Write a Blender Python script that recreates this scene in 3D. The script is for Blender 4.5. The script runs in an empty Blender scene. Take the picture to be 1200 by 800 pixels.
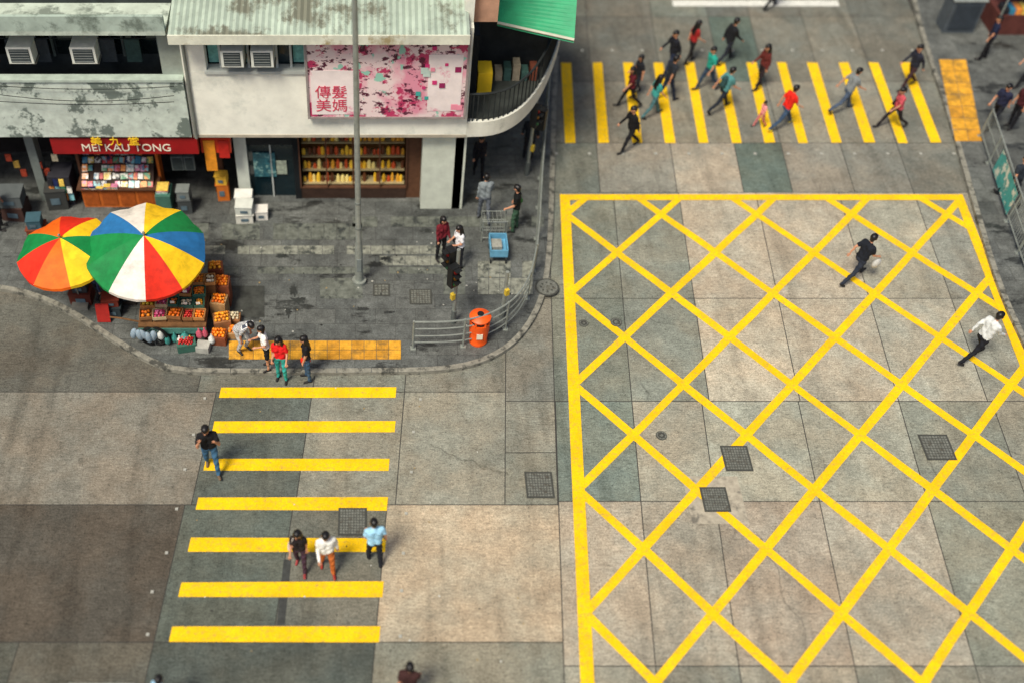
import bpy, math, random
import numpy as np
from mathutils import Vector, Matrix
random.seed(7)
scene=bpy.context.scene
# ---------- camera survey model ----------
P=math.radians(49); F=1304.; CX,CY=440.,400.; H=22.8
sP,cP=math.sin(P),math.cos(P)
def ray(px,py):
    u=(px-CX)/F; v=(CY-py)/F
    return Vector((u,cP+v*sP,-sP+v*cP))
def gp(px,py,z=0.):
    r=ray(px,py); t=(H-z)/(-r.z); return Vector((r.x*t,r.y*t,z))
def wp(px,py,Y):
    r=ray(px,py); t=Y/r.y; return Vector((r.x*t,Y,H+r.z*t))
def R(xo,yo,z=0.):
    return Vector((1.003*xo+.0807*(yo+19.13),1.0025*(yo+19.13)-26.23,z))
def YO(py): return 68905./(py+1100.)-19.13
SW=.12
# ---------- materials ----------
def lin(c): return tuple(((x/255.)/12.92 if x/255.<=.04045 else ((x/255.+.055)/1.055)**2.4) for x in c)
_m={}
def newmat(name):
    m=bpy.data.materials.new(name); m.use_nodes=True
    nt=m.node_tree; b=nt.nodes['Principled BSDF']
    return m,nt,b
def nz(nt,scale,detail=4,rough=.6,stretch=None):
    n=nt.nodes.new('ShaderNodeTexNoise'); n.inputs['Scale'].default_value=scale
    n.inputs['Detail'].default_value=detail; n.inputs['Roughness'].default_value=rough
    g=nt.nodes.new('ShaderNodeNewGeometry')
    if stretch:
        mp=nt.nodes.new('ShaderNodeMapping'); mp.inputs['Scale'].default_value=stretch
        nt.links.new(g.outputs['Position'],mp.inputs['Vector']); nt.links.new(mp.outputs[0],n.inputs['Vector'])
    else: nt.links.new(g.outputs['Position'],n.inputs['Vector'])
    return n.outputs['Fac']
def mr(nt,src,a,b,c,d):
    n=nt.nodes.new('ShaderNodeMapRange'); n.inputs[1].default_value=a;n.inputs[2].default_value=b
    n.inputs[3].default_value=c;n.inputs[4].default_value=d; nt.links.new(src,n.inputs[0]); return n.outputs[0]
def mth(nt,op,a,b):
    n=nt.nodes.new('ShaderNodeMath'); n.operation=op
    for i,x in enumerate((a,b)):
        if isinstance(x,(int,float)): n.inputs[i].default_value=x
        else: nt.links.new(x,n.inputs[i])
    return n.outputs[0]
def mul(nt,a,b): return mth(nt,'MULTIPLY',a,b)
def scl(nt,vec,fac):
    n=nt.nodes.new('ShaderNodeVectorMath'); n.operation='SCALE'
    if isinstance(vec,tuple): n.inputs[0].default_value=vec
    else: nt.links.new(vec,n.inputs[0])
    nt.links.new(fac,n.inputs['Scale']); return n.outputs[0]
def mixc(nt,fac,a,b):
    n=nt.nodes.new('ShaderNodeMix'); n.data_type='RGBA'
    nt.links.new(fac,n.inputs[0])
    for i,x in ((6,a),(7,b)):
        if isinstance(x,tuple): n.inputs[i].default_value=(*x,1)
        else: nt.links.new(x,n.inputs[i])
    return n.outputs[2]
def bump(nt,b,src,st,dist=.01):
    n=nt.nodes.new('ShaderNodeBump'); n.inputs['Strength'].default_value=st; n.inputs['Distance'].default_value=dist
    nt.links.new(src,n.inputs['Height']); nt.links.new(n.outputs[0],b.inputs['Normal'])
def mat(col,rough=.7,var=.15,scale=6.,bmp=0.,metal=0.,name='surface',stain=None,sth=(.52,.62)):
    key=(col,rough,var,scale,bmp,metal,stain,sth)
    if key in _m: return _m[key]
    m,nt,b=newmat(name); b.inputs['Roughness'].default_value=rough; b.inputs['Metallic'].default_value=metal
    if rough>.5: b.inputs['Specular IOR Level'].default_value=.25
    c=lin(col)
    n=nz(nt,scale,5)
    out=scl(nt,c,mr(nt,n,.3,.7,1-var,1+var))
    if stain:
        s=nz(nt,scale*.45,8,.7)
        out=mixc(nt,mr(nt,s,sth[0],sth[1],0,1),out,lin(stain))
    nt.links.new(out,b.inputs['Base Color'])
    if bmp: bump(nt,b,nz(nt,scale*6,6),bmp)
    _m[key]=m; return m
def glass(col=(20,30,34)):
    return mat(col,.08,.1,2,name='glass')
def cracks(nt,scale,width,lo=.35,th=.60):
    v=nt.nodes.new('ShaderNodeTexVoronoi'); v.feature='DISTANCE_TO_EDGE'; v.inputs['Scale'].default_value=scale
    g=nt.nodes.new('ShaderNodeNewGeometry'); n=nt.nodes.new('ShaderNodeTexNoise'); n.inputs['Scale'].default_value=.9; n.inputs['Detail'].default_value=5
    nt.links.new(g.outputs['Position'],n.inputs['Vector'])
    a=nt.nodes.new('ShaderNodeVectorMath'); a.operation='MULTIPLY_ADD'; a.inputs[1].default_value=(1.,1.,0)
    nt.links.new(n.outputs['Color'],a.inputs[0]); nt.links.new(g.outputs['Position'],a.inputs[2]); nt.links.new(a.outputs[0],v.inputs['Vector'])
    c=mr(nt,v.outputs['Distance'],0,width,0,1); mask=mr(nt,nz(nt,.35,2,.5),th,th+.04,1,0)
    return mr(nt,mth(nt,'MAXIMUM',c,mask),0,1,lo,1)
def road_mat():
    m,nt,b=newmat('road_concrete'); b.inputs['Roughness'].default_value=.9; b.inputs['Specular IOR Level'].default_value=.12
    at=nt.nodes.new('ShaderNodeAttribute'); at.attribute_name='Col'
    f=mr(nt,nz(nt,.4,5,.6),.3,.7,.76,1.20)
    f=mul(nt,f,mr(nt,nz(nt,2.2,8,.75),.3,.7,.76,1.20))
    gro=nz(nt,1.,4,.85,stretch=(5.,19.,1.))
    f=mul(nt,f,mr(nt,gro,.3,.7,.66,1.30))
    sp=nz(nt,26.,3,.85)
    f=mul(nt,f,mr(nt,sp,.3,.7,.55,1.40))
    spk=nz(nt,11.,8,.9)
    f=mul(nt,f,mr(nt,spk,.37,.46,.30,1.))
    tr=nz(nt,1.,5,.65,stretch=(1.5,.14,1.))
    f=mul(nt,f,mr(nt,tr,.52,.72,1.,.66))
    st=nz(nt,.9,8,.75)
    f=mul(nt,f,mr(nt,st,.60,.72,1.,.55))
    wh=nz(nt,18.,2,.9)
    f=mul(nt,f,mr(nt,wh,.69,.75,1.,1.6))
    f=mul(nt,f,cracks(nt,.17,.004,.6,.60))
    v=nt.nodes.new('ShaderNodeVectorMath'); v.operation='MULTIPLY'; nt.links.new(at.outputs['Vector'],v.inputs[0])
    tint=mixc(nt,mr(nt,nz(nt,.7,4,.6),.4,.6,0,1),(1.05,1.0,.92),(.96,1.0,.98)); nt.links.new(tint,v.inputs[1])
    nt.links.new(scl(nt,v.outputs[0],f),b.inputs['Base Color'])
    bump(nt,b,gro,.5,.012)
    return m
def paint_mat(col,worn,name):
    m,nt,b=newmat(name); b.inputs['Roughness'].default_value=.75; b.inputs['Specular IOR Level'].default_value=.2
    a=nz(nt,8.,8,.8); c=nz(nt,1.,4,.8,stretch=(4,22.,1.))
    w=mul(nt,mr(nt,a,.50,.66,0,1),mr(nt,c,.35,.6,.15,1))
    base=scl(nt,lin(col),mr(nt,nz(nt,1.2,6,.65),.3,.7,.82,1.1))
    base=scl(nt,base,mr(nt,nz(nt,26,3,.8),.3,.7,.82,1.12))
    base=scl(nt,base,mr(nt,nz(nt,12,8,.9),.36,.44,.6,1.))
    nt.links.new(mixc(nt,w,base,lin(worn)),b.inputs['Base Color'])
    bump(nt,b,c,.4,.01)
    return m
def pave_mat():
    m,nt,b=newmat('pavement_surface'); b.inputs['Specular IOR Level'].default_value=.3
    f=mr(nt,nz(nt,.5,6,.65),.3,.7,.6,1.5)
    f=mul(nt,f,mr(nt,nz(nt,4.,8,.75),.3,.7,.7,1.3))
    f=mul(nt,f,mr(nt,nz(nt,24.,3,.8),.3,.7,.6,1.4))
    st=nz(nt,1.,9,.72,stretch=(.55,1.3,1.))
    wet=mr(nt,st,.56,.61,0,1)
    f=mul(nt,f,mr(nt,wet,0,1,1.,.35))
    f=mul(nt,f,mr(nt,nz(nt,11.,2,.9),.69,.75,1.,2.))
    f=mul(nt,f,cracks(nt,.3,.006,.5,.58))
    br=nt.nodes.new('ShaderNodeTexBrick'); br.inputs['Scale'].default_value=1.
    br.inputs['Brick Width'].default_value=1.1; br.inputs['Row Height'].default_value=.55
    br.inputs['Mortar Size'].default_value=.012; br.inputs['Color1'].default_value=(1,1,1,1)
    br.inputs['Color2'].default_value=(.78,.80,.82,1); br.inputs['Mortar'].default_value=(.6,.6,.6,1)
    g=nt.nodes.new('ShaderNodeNewGeometry'); nt.links.new(g.outputs['Position'],br.inputs['Vector'])
    v=nt.nodes.new('ShaderNodeVectorMath'); v.operation='MULTIPLY'
    v.inputs[1].default_value=(.106,.112,.103)
    nt.links.new(scl(nt,br.outputs['Color'],f),v.inputs[0]); nt.links.new(v.outputs[0],b.inputs['Base Color'])
    nt.links.new(mr(nt,wet,0,1,.8,.35),b.inputs['Roughness'])
    bump(nt,b,nz(nt,30,4),.3)
    return m
def striped(c1,c2,scale,axis=2,name='striped_cloth'):
    key=('s',c1,c2,scale,axis)
    if key in _m: return _m[key]
    m,nt,b=newmat(name); b.inputs['Roughness'].default_value=.8
    w=nt.nodes.new('ShaderNodeTexWave'); w.inputs['Scale'].default_value=scale
    w.bands_direction='XYZ'[axis]
    g=nt.nodes.new('ShaderNodeNewGeometry'); nt.links.new(g.outputs['Position'],w.inputs['Vector'])
    nt.links.new(mixc(nt,mr(nt,w.outputs['Fac'],.45,.55,0,1),lin(c1),lin(c2)),b.inputs['Base Color'])
    _m[key]=m; return m
ROAD=road_mat(); YEL=paint_mat((252,202,10),(160,142,80),'yellow_road_paint')
WHT=paint_mat((225,225,215),(130,130,125),'white_road_paint')
PAVE=pave_mat()
# ---------- mesh builder ----------
class MB:
    def __init__(s): s.v=[];s.f=[];s.m=[];s.mats=[]
    def mi(s,m):
        if m not in s.mats: s.mats.append(m)
        return s.mats.index(m)
    def add(s,vs,fs,m):
        o=len(s.v); s.v+= [tuple(x) for x in vs]; i=s.mi(m)
        for f in fs: s.f.append(tuple(o+k for k in f)); s.m.append(i)
    def quad(s,a,b,c,d,m): s.add([a,b,c,d],[(0,1,2,3)],m)
    def box(s,c,size,m,rot=None):
        x,y,z=[k/2 for k in size]; c=Vector(c)
        vs=[Vector((i*x,j*y,k*z)) for k in(-1,1) for j in(-1,1) for i in(-1,1)]
        if rot is not None: vs=[rot@v for v in vs]
        s.add([c+v for v in vs],[(0,2,3,1),(4,5,7,6),(0,1,5,4),(2,6,7,3),(0,4,6,2),(1,3,7,5)],m)
    def box2(s,x0,x1,y0,y1,z0,z1,m): s.box(((x0+x1)/2,(y0+y1)/2,(z0+z1)/2),(abs(x1-x0),abs(y1-y0),abs(z1-z0)),m)
    def tube(s,pts,r,m,n=8):
        pts=[Vector(p) for p in pts]; k=len(pts)
        rs=r if isinstance(r,(list,tuple)) else [r]*k
        d0=(pts[1]-pts[0]).normalized()
        ref=Vector((0,0,1)) if abs(d0.z)<.9 else Vector((1,0,0))
        vs=[]
        for i,p in enumerate(pts):
            d=(pts[min(i+1,k-1)]-pts[max(i-1,0)]).normalized()
            a=d.cross(ref).normalized(); b=d.cross(a)
            for j in range(n):
                t=2*math.pi*j/n; vs.append(p+a*math.cos(t)*rs[i]+b*math.sin(t)*rs[i])
        fs=[(i*n+j,i*n+(j+1)%n,(i+1)*n+(j+1)%n,(i+1)*n+j) for i in range(k-1) for j in range(n)]
        fs.append(tuple(range(n))[::-1]); fs.append(tuple((k-1)*n+j for j in range(n)))
        s.add(vs,fs,m)
    def ell(s,c,r,m,nu=10,nv=6,rot=None):
        c=Vector(c); vs=[Vector((0,0,-r[2]))]
        for i in range(1,nv):
            t=-math.pi/2+math.pi*i/nv
            for j in range(nu):
                a=2*math.pi*j/nu; vs.append(Vector((r[0]*math.cos(t)*math.cos(a),r[1]*math.cos(t)*math.sin(a),r[2]*math.sin(t))))
        vs.append(Vector((0,0,r[2])))
        if rot is not None: vs=[rot@v for v in vs]
        L=len(vs)-1; fs=[(0,1+(j+1)%nu,1+j) for j in range(nu)]
        for i in range(nv-2):
            for j in range(nu):
                a=1+i*nu+j; b=1+i*nu+(j+1)%nu; fs.append((a,b,b+nu,a+nu))
        fs+=[(L,1+(nv-2)*nu+j,1+(nv-2)*nu+(j+1)%nu) for j in range(nu)]
        s.add([c+v for v in vs],fs,m)
    def prism(s,poly,z0,z1,m,ms=None):
        n=len(poly); vs=[(p[0],p[1],z0) for p in poly]+[(p[0],p[1],z1) for p in poly]
        s.add(vs,[tuple(range(n,2*n))],m)
        s.add(vs,[tuple(range(n))[::-1]]+[(i,(i+1)%n,n+(i+1)%n,n+i) for i in range(n)],ms or m)
    def finish(s,name,parent=None,smooth=None,bevel=0.):
        me=bpy.data.meshes.new(name); me.from_pydata(s.v,[],s.f)
        for m in s.mats: me.materials.append(m)
        me.polygons.foreach_set('material_index',s.m)
        if smooth is not None:
            me.polygons.foreach_set('use_smooth',[True]*len(s.f))
            me.set_sharp_from_angle(angle=math.radians(smooth))
        me.update(); o=bpy.data.objects.new(name,me); scene.collection.objects.link(o)
        if parent: o.parent=parent
        if bevel:
            b=o.modifiers.new('bevel','BEVEL'); b.width=bevel; b.segments=2; b.limit_method='ANGLE'; b.angle_limit=math.radians(40)
        return o
def empty(name):
    o=bpy.data.objects.new(name,None); scene.collection.objects.link(o); return o
def text(body,loc,size,m,rot,parent,name='lettering',align='LEFT',ext=.004,xs=1.):
    cu=bpy.data.curves.new(name,'FONT'); cu.body=body; cu.size=size; cu.extrude=ext; cu.align_x=align
    o=bpy.data.objects.new(name+'_tmp',cu); scene.collection.objects.link(o)
    dg=bpy.context.evaluated_depsgraph_get(); dg.update()
    me=bpy.data.meshes.new_from_object(o.evaluated_get(dg)); bpy.data.objects.remove(o)
    me.materials.clear(); me.materials.append(m)
    ob=bpy.data.objects.new(name,me); scene.collection.objects.link(ob)
    ob.location=loc; ob.rotation_euler=rot; ob.scale=(xs,1,1); ob.parent=parent
    return ob
# ---------- ground + road ----------
g=MB(); g.box2(-400,400,-300,500,-.3,-.04,mat((60,60,58),.9,.2,.3)); g.finish('ground')
r=MB(); r.quad((-80,-30,0),(90,-30,0),(90,110,0),(-80,110,0),mat((60,59,56),.9,.2,4.,name='road_base')); r.finish('road')
slabs=[]
def slab(x0,x1,p0,p1,c): slabs.append((x0,x1,YO(p1),YO(p0),c))
TOPC=[-2.9,1.15,2.7,5.06,7.1,8.6,10.5,12.3,14.6]
def row(cols,p0,p1,cs):
    for i in range(len(cols)-1): slab(cols[i],cols[i+1],p0,p1,cs[i%len(cs)])
mg=(134,133,124); gg=(122,126,118); dk=(94,93,86)
row(TOPC,-330,-180,[mg,dk,mg,gg]); row(TOPC,-180,-60,[gg,mg,dk,mg,gg])
row(TOPC,-60,20,[mg,(112,113,106),(122,120,112),gg,(106,107,102),(120,118,110),(122,122,114),(110,111,105)])
row(TOPC,20,96,[mg,(104,104,99),(114,114,108),(118,118,110),(100,113,106),(120,120,112),(130,128,118),(114,114,107)])
row(TOPC,96,168,[mg,(118,118,111),(138,134,123),(148,143,129),(130,129,120),(144,140,128),(136,134,124),(122,122,114)])
row(TOPC,168,226,[mg,(118,122,115),(140,136,126),(164,156,142),(106,118,111),(142,138,128),(134,133,125),(120,120,113)])
CB=[-.17,1.1,3.1,5.1,7.45,10.0,12.3,14.6]
row(CB,226,350,[mg,(128,131,121),(134,136,126),(182,172,155),(176,167,151),(158,154,140),(146,145,135)])
row(CB,350,470,[mg,(126,130,120),(134,136,126),(182,172,154),(174,166,150),(162,159,146),(150,148,136)])
CC=[1.12,3.1,4.9,7.4,10.0,12.4,15.5]
row(CC,470,587,[(120,129,121),(156,152,138),(166,165,151),(162,160,146),(134,135,124),(142,140,128)])
row([1.12,3.1,4.9,7.4,10.0,12.4,16],587,780,[(172,162,146),(162,155,141),(166,155,140),(164,157,143),(136,137,125),(140,138,127)])
row([1.12,3.1,4.9,7.4,10.0,12.4,16],780,1000,[(154,150,136),(136,136,126),(152,146,132),(134,133,122),(138,136,125),mg])
row([-24,-15,-8.2],250,459,[(98,96,90),(104,102,95)])
slab(-8.2,-5.2,380,459,(118,119,111)); slab(-5.2,-2.8,380,459,(124,125,116))
slab(-2.8,-.17,350,459,(136,135,125)); slab(-.17,1.1,470,530,(146,144,132)); slab(-.17,1.1,530,591,(142,141,129))
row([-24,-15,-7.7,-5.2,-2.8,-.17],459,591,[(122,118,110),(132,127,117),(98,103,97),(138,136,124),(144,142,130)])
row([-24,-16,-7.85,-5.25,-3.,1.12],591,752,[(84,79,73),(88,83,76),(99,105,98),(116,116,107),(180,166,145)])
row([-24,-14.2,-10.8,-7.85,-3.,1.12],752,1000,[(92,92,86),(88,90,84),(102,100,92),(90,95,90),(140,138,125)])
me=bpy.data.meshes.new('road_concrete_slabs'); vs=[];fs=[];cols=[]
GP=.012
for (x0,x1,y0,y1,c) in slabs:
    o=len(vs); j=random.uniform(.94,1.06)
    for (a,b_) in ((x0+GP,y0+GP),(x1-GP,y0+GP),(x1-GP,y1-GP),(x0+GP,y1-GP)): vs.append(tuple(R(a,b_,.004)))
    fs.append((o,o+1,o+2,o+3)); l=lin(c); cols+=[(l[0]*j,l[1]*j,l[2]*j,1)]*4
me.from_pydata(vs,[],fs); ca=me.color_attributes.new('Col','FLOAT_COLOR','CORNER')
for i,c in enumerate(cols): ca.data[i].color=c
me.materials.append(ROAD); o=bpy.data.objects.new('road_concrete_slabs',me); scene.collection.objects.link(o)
def rquad(mb,x0,x1,y0,y1,z,m):
    mb.quad(R(x0,y0,z),R(x1,y0,z),R(x1,y1,z),R(x0,y1,z),m)
# ---------- box junction ----------
m=MB(); XL,XR,YT,YB=1.62,13.62,YO(232),8.0
def dline(x0,y0,x1,y1,w,z):
    t0,t1=0.,1.; dx,dy=x1-x0,y1-y0
    for p,q in ((-dx,x0-XL),(dx,XR-x0),(-dy,y0-YB),(dy,YT-y0)):
        if abs(p)<1e-9:
            if q<0: return
        else:
            t=q/p
            if p<0: t0=max(t0,t)
            else: t1=min(t1,t)
    if t0>=t1: return
    L=math.hypot(dx,dy); ux,uy=dx/L,dy/L; n=(-uy*w/2,ux*w/2)
    # slightly uneven hand-laid edges
    k=max(2,int(L*(t1-t0)/1.2)); pr=None
    for i in range(k+1):
        t=t0+(t1-t0)*i/k; s=random.uniform(.92,1.07); o_=random.uniform(-.012,.012)
        cx,cy=x0+dx*t-uy*o_,y0+dy*t+ux*o_
        cur=(R(cx-n[0]*s,cy-n[1]*s,z),R(cx+n[0]*s,cy+n[1]*s,z))
        if pr: m.quad(pr[0],cur[0],cur[1],pr[1],YEL)
        pr=cur
A=.875
for k in range(-5,10):
    y=31.85-3.27*k
    dline(XL,y,XL+A*40,y-40,.225,.012)
    dline(XL,y,XL+A*40,y+40,.225,.016)
rquad(m,XL-.16,XL+.14,YB,YT+.13,.020,YEL)
rquad(m,XR-.14,XR+.14,YB,YT+.13,.020,YEL)
rquad(m,XL+.14,XR-.14,YT-.13,YT+.13,.020,YEL)
m.finish('yellow_box_junction_marking')
m=MB()
for py,x0,x1 in ((743,200,445),(690,211,449),(638,222,452),(590,231,454),(544,240,456),(500,250,463),(460,258,464)):
    w=(py+1100); X0=34.66*(x0-600)/w; X1=34.66*(x1-600)/w; e=[random.uniform(-.02,.02) for _ in range(4)]
    m.quad(R(X0,YO(py)-.185+e[0],.012),R(X1,YO(py)-.185+e[1],.012),R(X1,YO(py)+.185+e[2],.012),R(X0,YO(py)+.185+e[3],.012),YEL)
m.finish('pedestrian_crossing_marking')
m=MB()
for i in range(12):
    x=1.88+1.063*i; e=[random.uniform(-.02,.02) for _ in range(4)]; m.quad(R(x-.17+e[0],YO(168)+e[1],.012),R(x+.17+e[1],YO(168)+e[2],.012),R(x+.17+e[2],YO(74)+e[3],.012),R(x-.17+e[3],YO(74)+e[0],.012),YEL)
m.finish('pedestrian_crossing_marking')
m=MB(); rquad(m,5.9,12.,YO(8),YO(1),.012,WHT)
for i in range(14): rquad(m,-.2,-.1,YO(-60)+i*3,YO(-60)+i*3+1.5,.012,WHT)
m.finish('stop_line_marking')
m=MB(); stud=mat((165,165,155),.5,.1,20,name='road_stud')
for py in (740,690,640,592,545,500,462):
    for dx in (-8.05,-2.45):
        p=R(dx+random.uniform(-.1,.1),YO(py+6)+random.uniform(-.1,.1),.02); m.box(p,(.07,.07,.025),stud)
for i in range(13):
    for py in (60,181):
        p=R(1.4+1.05*i,YO(py),.02); m.box(p,(.09,.09,.025),stud)
m.finish('road_studs')
# ---------- manholes ----------
iron=mat((112,114,106),.7,.35,20,.4,.1,name='cast_iron',stain=(84,80,70)); irond=mat((70,71,66),.75,.2,20,0,.1)
conc=mat((168,160,142),.85,.25,6,.3,stain=(110,106,96),sth=(.52,.66))
def manhole(px,py,w=.6,d=.68,z=.004,surround=None,n=9):
    c=gp(px,py,z); b=MB()
    if surround: b.quad(*[(c.x+i*surround/2,c.y+j*surround/2,.008) for i,j in ((-1,-1),(1,-1),(1,1),(-1,1))],conc)
    if z<.1: z=.018
    b.box((c.x,c.y,z+.004),(w+.08,d+.08,.01),irond)
    for i in range(n):
        for j in range(n):
            x=c.x-w/2+(i+.5)*w/n; y=c.y-d/2+(j+.5)*d/n
            b.box((x,y,z+.008),(w/n*.78,d/n*.78,.005),iron)
    b.finish('manhole_cover')
manhole(632,568); manhole(413,611); manhole(863,537); manhole(838,585,.56,.62,surround=1.35); manhole(1098,524,.66,.7)
manhole(493,348,.55,.5,SW+.006,n=7); manhole(447,340,.4,.4,SW+.006,n=4)
def round_cover(px,py,rad,z):
    c=gp(px,py,z); b=MB()
    b.tube([(c.x,c.y,z),(c.x,c.y,z+.014)],rad,irond,24)
    b.tube([(c.x,c.y,z+.014),(c.x,c.y,z+.019)],rad*.86,iron,24)
    for i in range(8):
        t=i*math.pi/4; b.box((c.x+math.cos(t)*rad*.5,c.y+math.sin(t)*rad*.5,z+.022),(.05,.05,.008),irond)
    b.finish('manhole_cover')
round_cover(641,337,.34,SW); round_cover(722,378,.16,.004); round_cover(775,510,.14,.004); round_cover(684,379,.13,.004)
# ---------- pavements ----------
kl=[(-900,150),(-400,270),(-120,322),(0,338),(40,347),(80,365),(130,398),(175,425),(205,435),(270,437),(470,436),(520,434),(560,427),(595,410),(618,388),(634,360),(643,330),(648,280),(650,200),(652,120),(655,60),(659,0),(664,-80),(672,-250)]
kp=[gp(x,y,SW) for x,y in kl]
def smooth_line(p,n=3):
    for _ in range(n):
        q=[p[0]]
        for i in range(len(p)-1): q+= [p[i].lerp(p[i+1],.25),p[i].lerp(p[i+1],.75)]
        q.append(p[-1]); p=q
    return p
kp=smooth_line(kp,2)
kerbm=mat((136,134,122),.8,.3,7,.3,name='kerb_stone',stain=(76,76,70),sth=(.5,.6))
def pavement(kp,far,side,name):
    b=MB(); b.prism([(p.x,p.y) for p in kp]+far,-.02,SW,PAVE,kerbm)
    for i in range(len(kp)-1):
        d=(kp[i+1]-kp[i]); L=d.length
        if L<1e-4: continue
        d/=L; n=Vector((-d.y,d.x,0))*side; k=max(1,int(L/1.)); 
        for j in range(k):
            a=kp[i]+d*(L*j/k); c=kp[i]+d*(L*(j+1)/k-(.02 if L/k>.5 else 0))
            for q in (a,c): q.z=0
            z=SW+.008
            b.add([a+Vector((0,0,z)),c+Vector((0,0,z)),c+n*.15+Vector((0,0,z)),a+n*.15+Vector((0,0,z))],[(0,1,2,3) if side<0 else (3,2,1,0)],kerbm)
    return b.finish(name)
pavement(kp,[(kp[-1].x,110),(-80,110),(-80,kp[0].y)],1,'pavement')
kr=[(1042,-250),(1058,-80),(1068,0),(1085,60),(1110,130),(1140,240),(1168,335),(1203,410),(1245,500),(1300,620),(1400,820)]
kr2=smooth_line([gp(x,y,SW) for x,y in kr],2)
pavement(kr2,[(80,kr2[-1].y),(80,110),(kr2[0].x,110)],1,'pavement')
band=mat((132,134,122),.8,.4,7,.2,name='paver',stain=(66,70,66)); band2=mat((100,104,96),.85,.4,6,.2,name='patch',stain=(56,60,58))
band3=mat((64,66,62),.85,.4,4,.2)
b=MB()
def pq(x0,x1,y0,y1,m_,dz):
    b.quad(gp(x0,y1,SW+dz),gp(x1,y1,SW+dz),gp(x1,y0,SW+dz),gp(x0,y0,SW+dz),m_)
for (a0,n_,st,y0,y1,mm) in ((236,20,14.2,288,298,band),(236,13,22,313,321,band2),(215,14,15,262,281,band2),(383,17,15,254,266,band2),(430,6,15,300,311,band),(560,5,13,306,325,band),(560,5,13,326,345,band)):
    for i in range(n_):
        if random.random()<.9: pq(a0+i*st,a0+i*st+st-.7,y0,y1,mm,.004)
for (x0,x1,y0,y1,mm) in ((375,425,326,350,band2),(240,310,335,372,band3),(520,545,312,345,band2)): pq(x0,x1,y0,y1,mm,.007)
wetm=mat((46,49,47),.45,.4,9,name='wet_spill')
for (cx,cy,rx,ry) in ((350,352,12,4),(338,366,4,7),(344,340,5,8),(440,310,13,4),(452,303,8,3),(455,366,8,2),(330,300,9,3),(425,362,9,3)):
    pts=[]
    for i in range(40):
        a=2*math.pi*i/40; q=random.uniform(.45,1.15); pts.append(gp(cx+rx*q*math.cos(a),cy+ry*q*math.sin(a),SW+.0085))
    b.add(pts,[tuple(range(40))[::-1]],wetm)
b.finish('pavement_patches')
# ---------- tactile paving ----------
tac=mat((214,158,50),.75,.28,5,.1,name='tactile_tile',stain=(140,110,56),sth=(.5,.66)); tac2=mat((200,144,46),.75,.28,5,.1,name='tactile_tile',stain=(130,102,54),sth=(.48,.64))
def tactile(px0,px1,py0,py1,nx,ny,skx=0):
    b=MB(); z=SW+.004
    for i in range(nx):
        for j in range(ny):
            def q(u,v,zz=0):
                yy=py0+(py1-py0)*(j+v)/ny
                return gp(px0+(px1-px0)*(i+u)/nx+skx*(yy-py0),yy,z+zz)
            m_=random.choice((tac,tac,tac2))
            a=[q(.02,.98),q(.98,.98),q(.98,.03),q(.02,.03)]; a2=[x+Vector((0,0,.012)) for x in a]
            b.add(a+a2,[(4,5,6,7),(0,1,5,4),(1,2,6,5),(2,3,7,6),(3,0,4,7)],m_)
            for s in range(4):
                for t in range(4):
                    c=q(.14+.24*s,.14+.24*t,.016); b.box(c,(.045,.045,.012),m_)
    b.finish('tactile_paving')
tactile(268,470,399,421,14,2); tactile(1100,1132,70,166,2,7,.2)
# ---------- building ----------
B=empty('corner_building')
white=mat((240,240,226),.8,.1,2.,.1,name='painted_wall',stain=(190,196,184),sth=(.5,.75))
peel=mat((196,208,196),.85,.2,3.,.2,name='peeling_paint',stain=(112,124,116),sth=(.53,.58))
dark=mat((22,26,28),.8,.2,2); dark2=mat((40,44,44),.8,.3,3)
frame=mat((190,196,190),.5,.1,4,name='frame'); redm=mat((150,20,22),.5,.15,3,name='red_sign')
wood=mat((190,100,38),.6,.25,8,name='wood'); brown=mat((92,62,44),.7,.2,6)
YS=25.45; YU=24.75
XC=wp(546,160,YU).x
b=MB()
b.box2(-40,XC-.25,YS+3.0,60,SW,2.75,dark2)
zb=wp(400,161,YU).z; zs=wp(400,84,YU).z; zt=wp(400,45,YU).z
Xm=wp(222,130,YU).x
b.box2(Xm,XC,YU,YU+.25,zb,zs,white)
b.box2(Xm,XC-.01,YU+.05,60,zb+.02,zb+.25,mat((120,118,110),.8,.1,2))
b.box2(Xm,XC,YU-.02,YU-.002,zb,zb+.09,mat((176,168,150),.8,.2,3))
xw0=wp(240,68,YU).x; xw1=wp(357,68,YU).x
b.box2(Xm,xw0,YU+.003,YU+.25,zs,zt+.3,white); b.box2(xw1,XC,YU+.003,YU+.25,zs,zt+.3,white)
b.box2(xw0,xw1,YU+.35,YU+.4,zs,zt+.3,glass((40,54,58)))
n=7
for i in range(n+1):
    x=xw0+(xw1-xw0)*i/n; b.box2(x-.03,x+.03,YU+.12,YU+.2,zs+.03,zt,frame)
b.box2(xw0-.05,xw1+.05,YU-.06,YU+.3,zs-.05,zs+.03,frame)
for i in (0,2,4,6):
    x=xw0+(xw1-xw0)*(i+.15)/n; b.box2(x,x+.3,YU+.28,YU+.32,zs+.1,zt-.1,mat((120,180,172),.8,.3,8,name='curtain'))
b.box2(XC-.25,XC-.003,YU+.25,60,SW,10.5,white)
b.box2(-40,XC-.28,YU+1.15,60,zt+.35,10.5,mat((186,198,184),.85,.15,2,.1,name='upper_wall',stain=(120,132,122),sth=(.5,.6)))
for i in range(16):
    x=-20+i*1.5
    if x<XC-1: b.box2(x,x+1.1,YU+1.09,YU+1.16,zt+.9,zt+2.1,glass()); b.box2(x+.52,x+.58,YU+1.06,YU+1.1,zt+.9,zt+2.1,frame)
b.finish('upper_walls',B)
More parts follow.
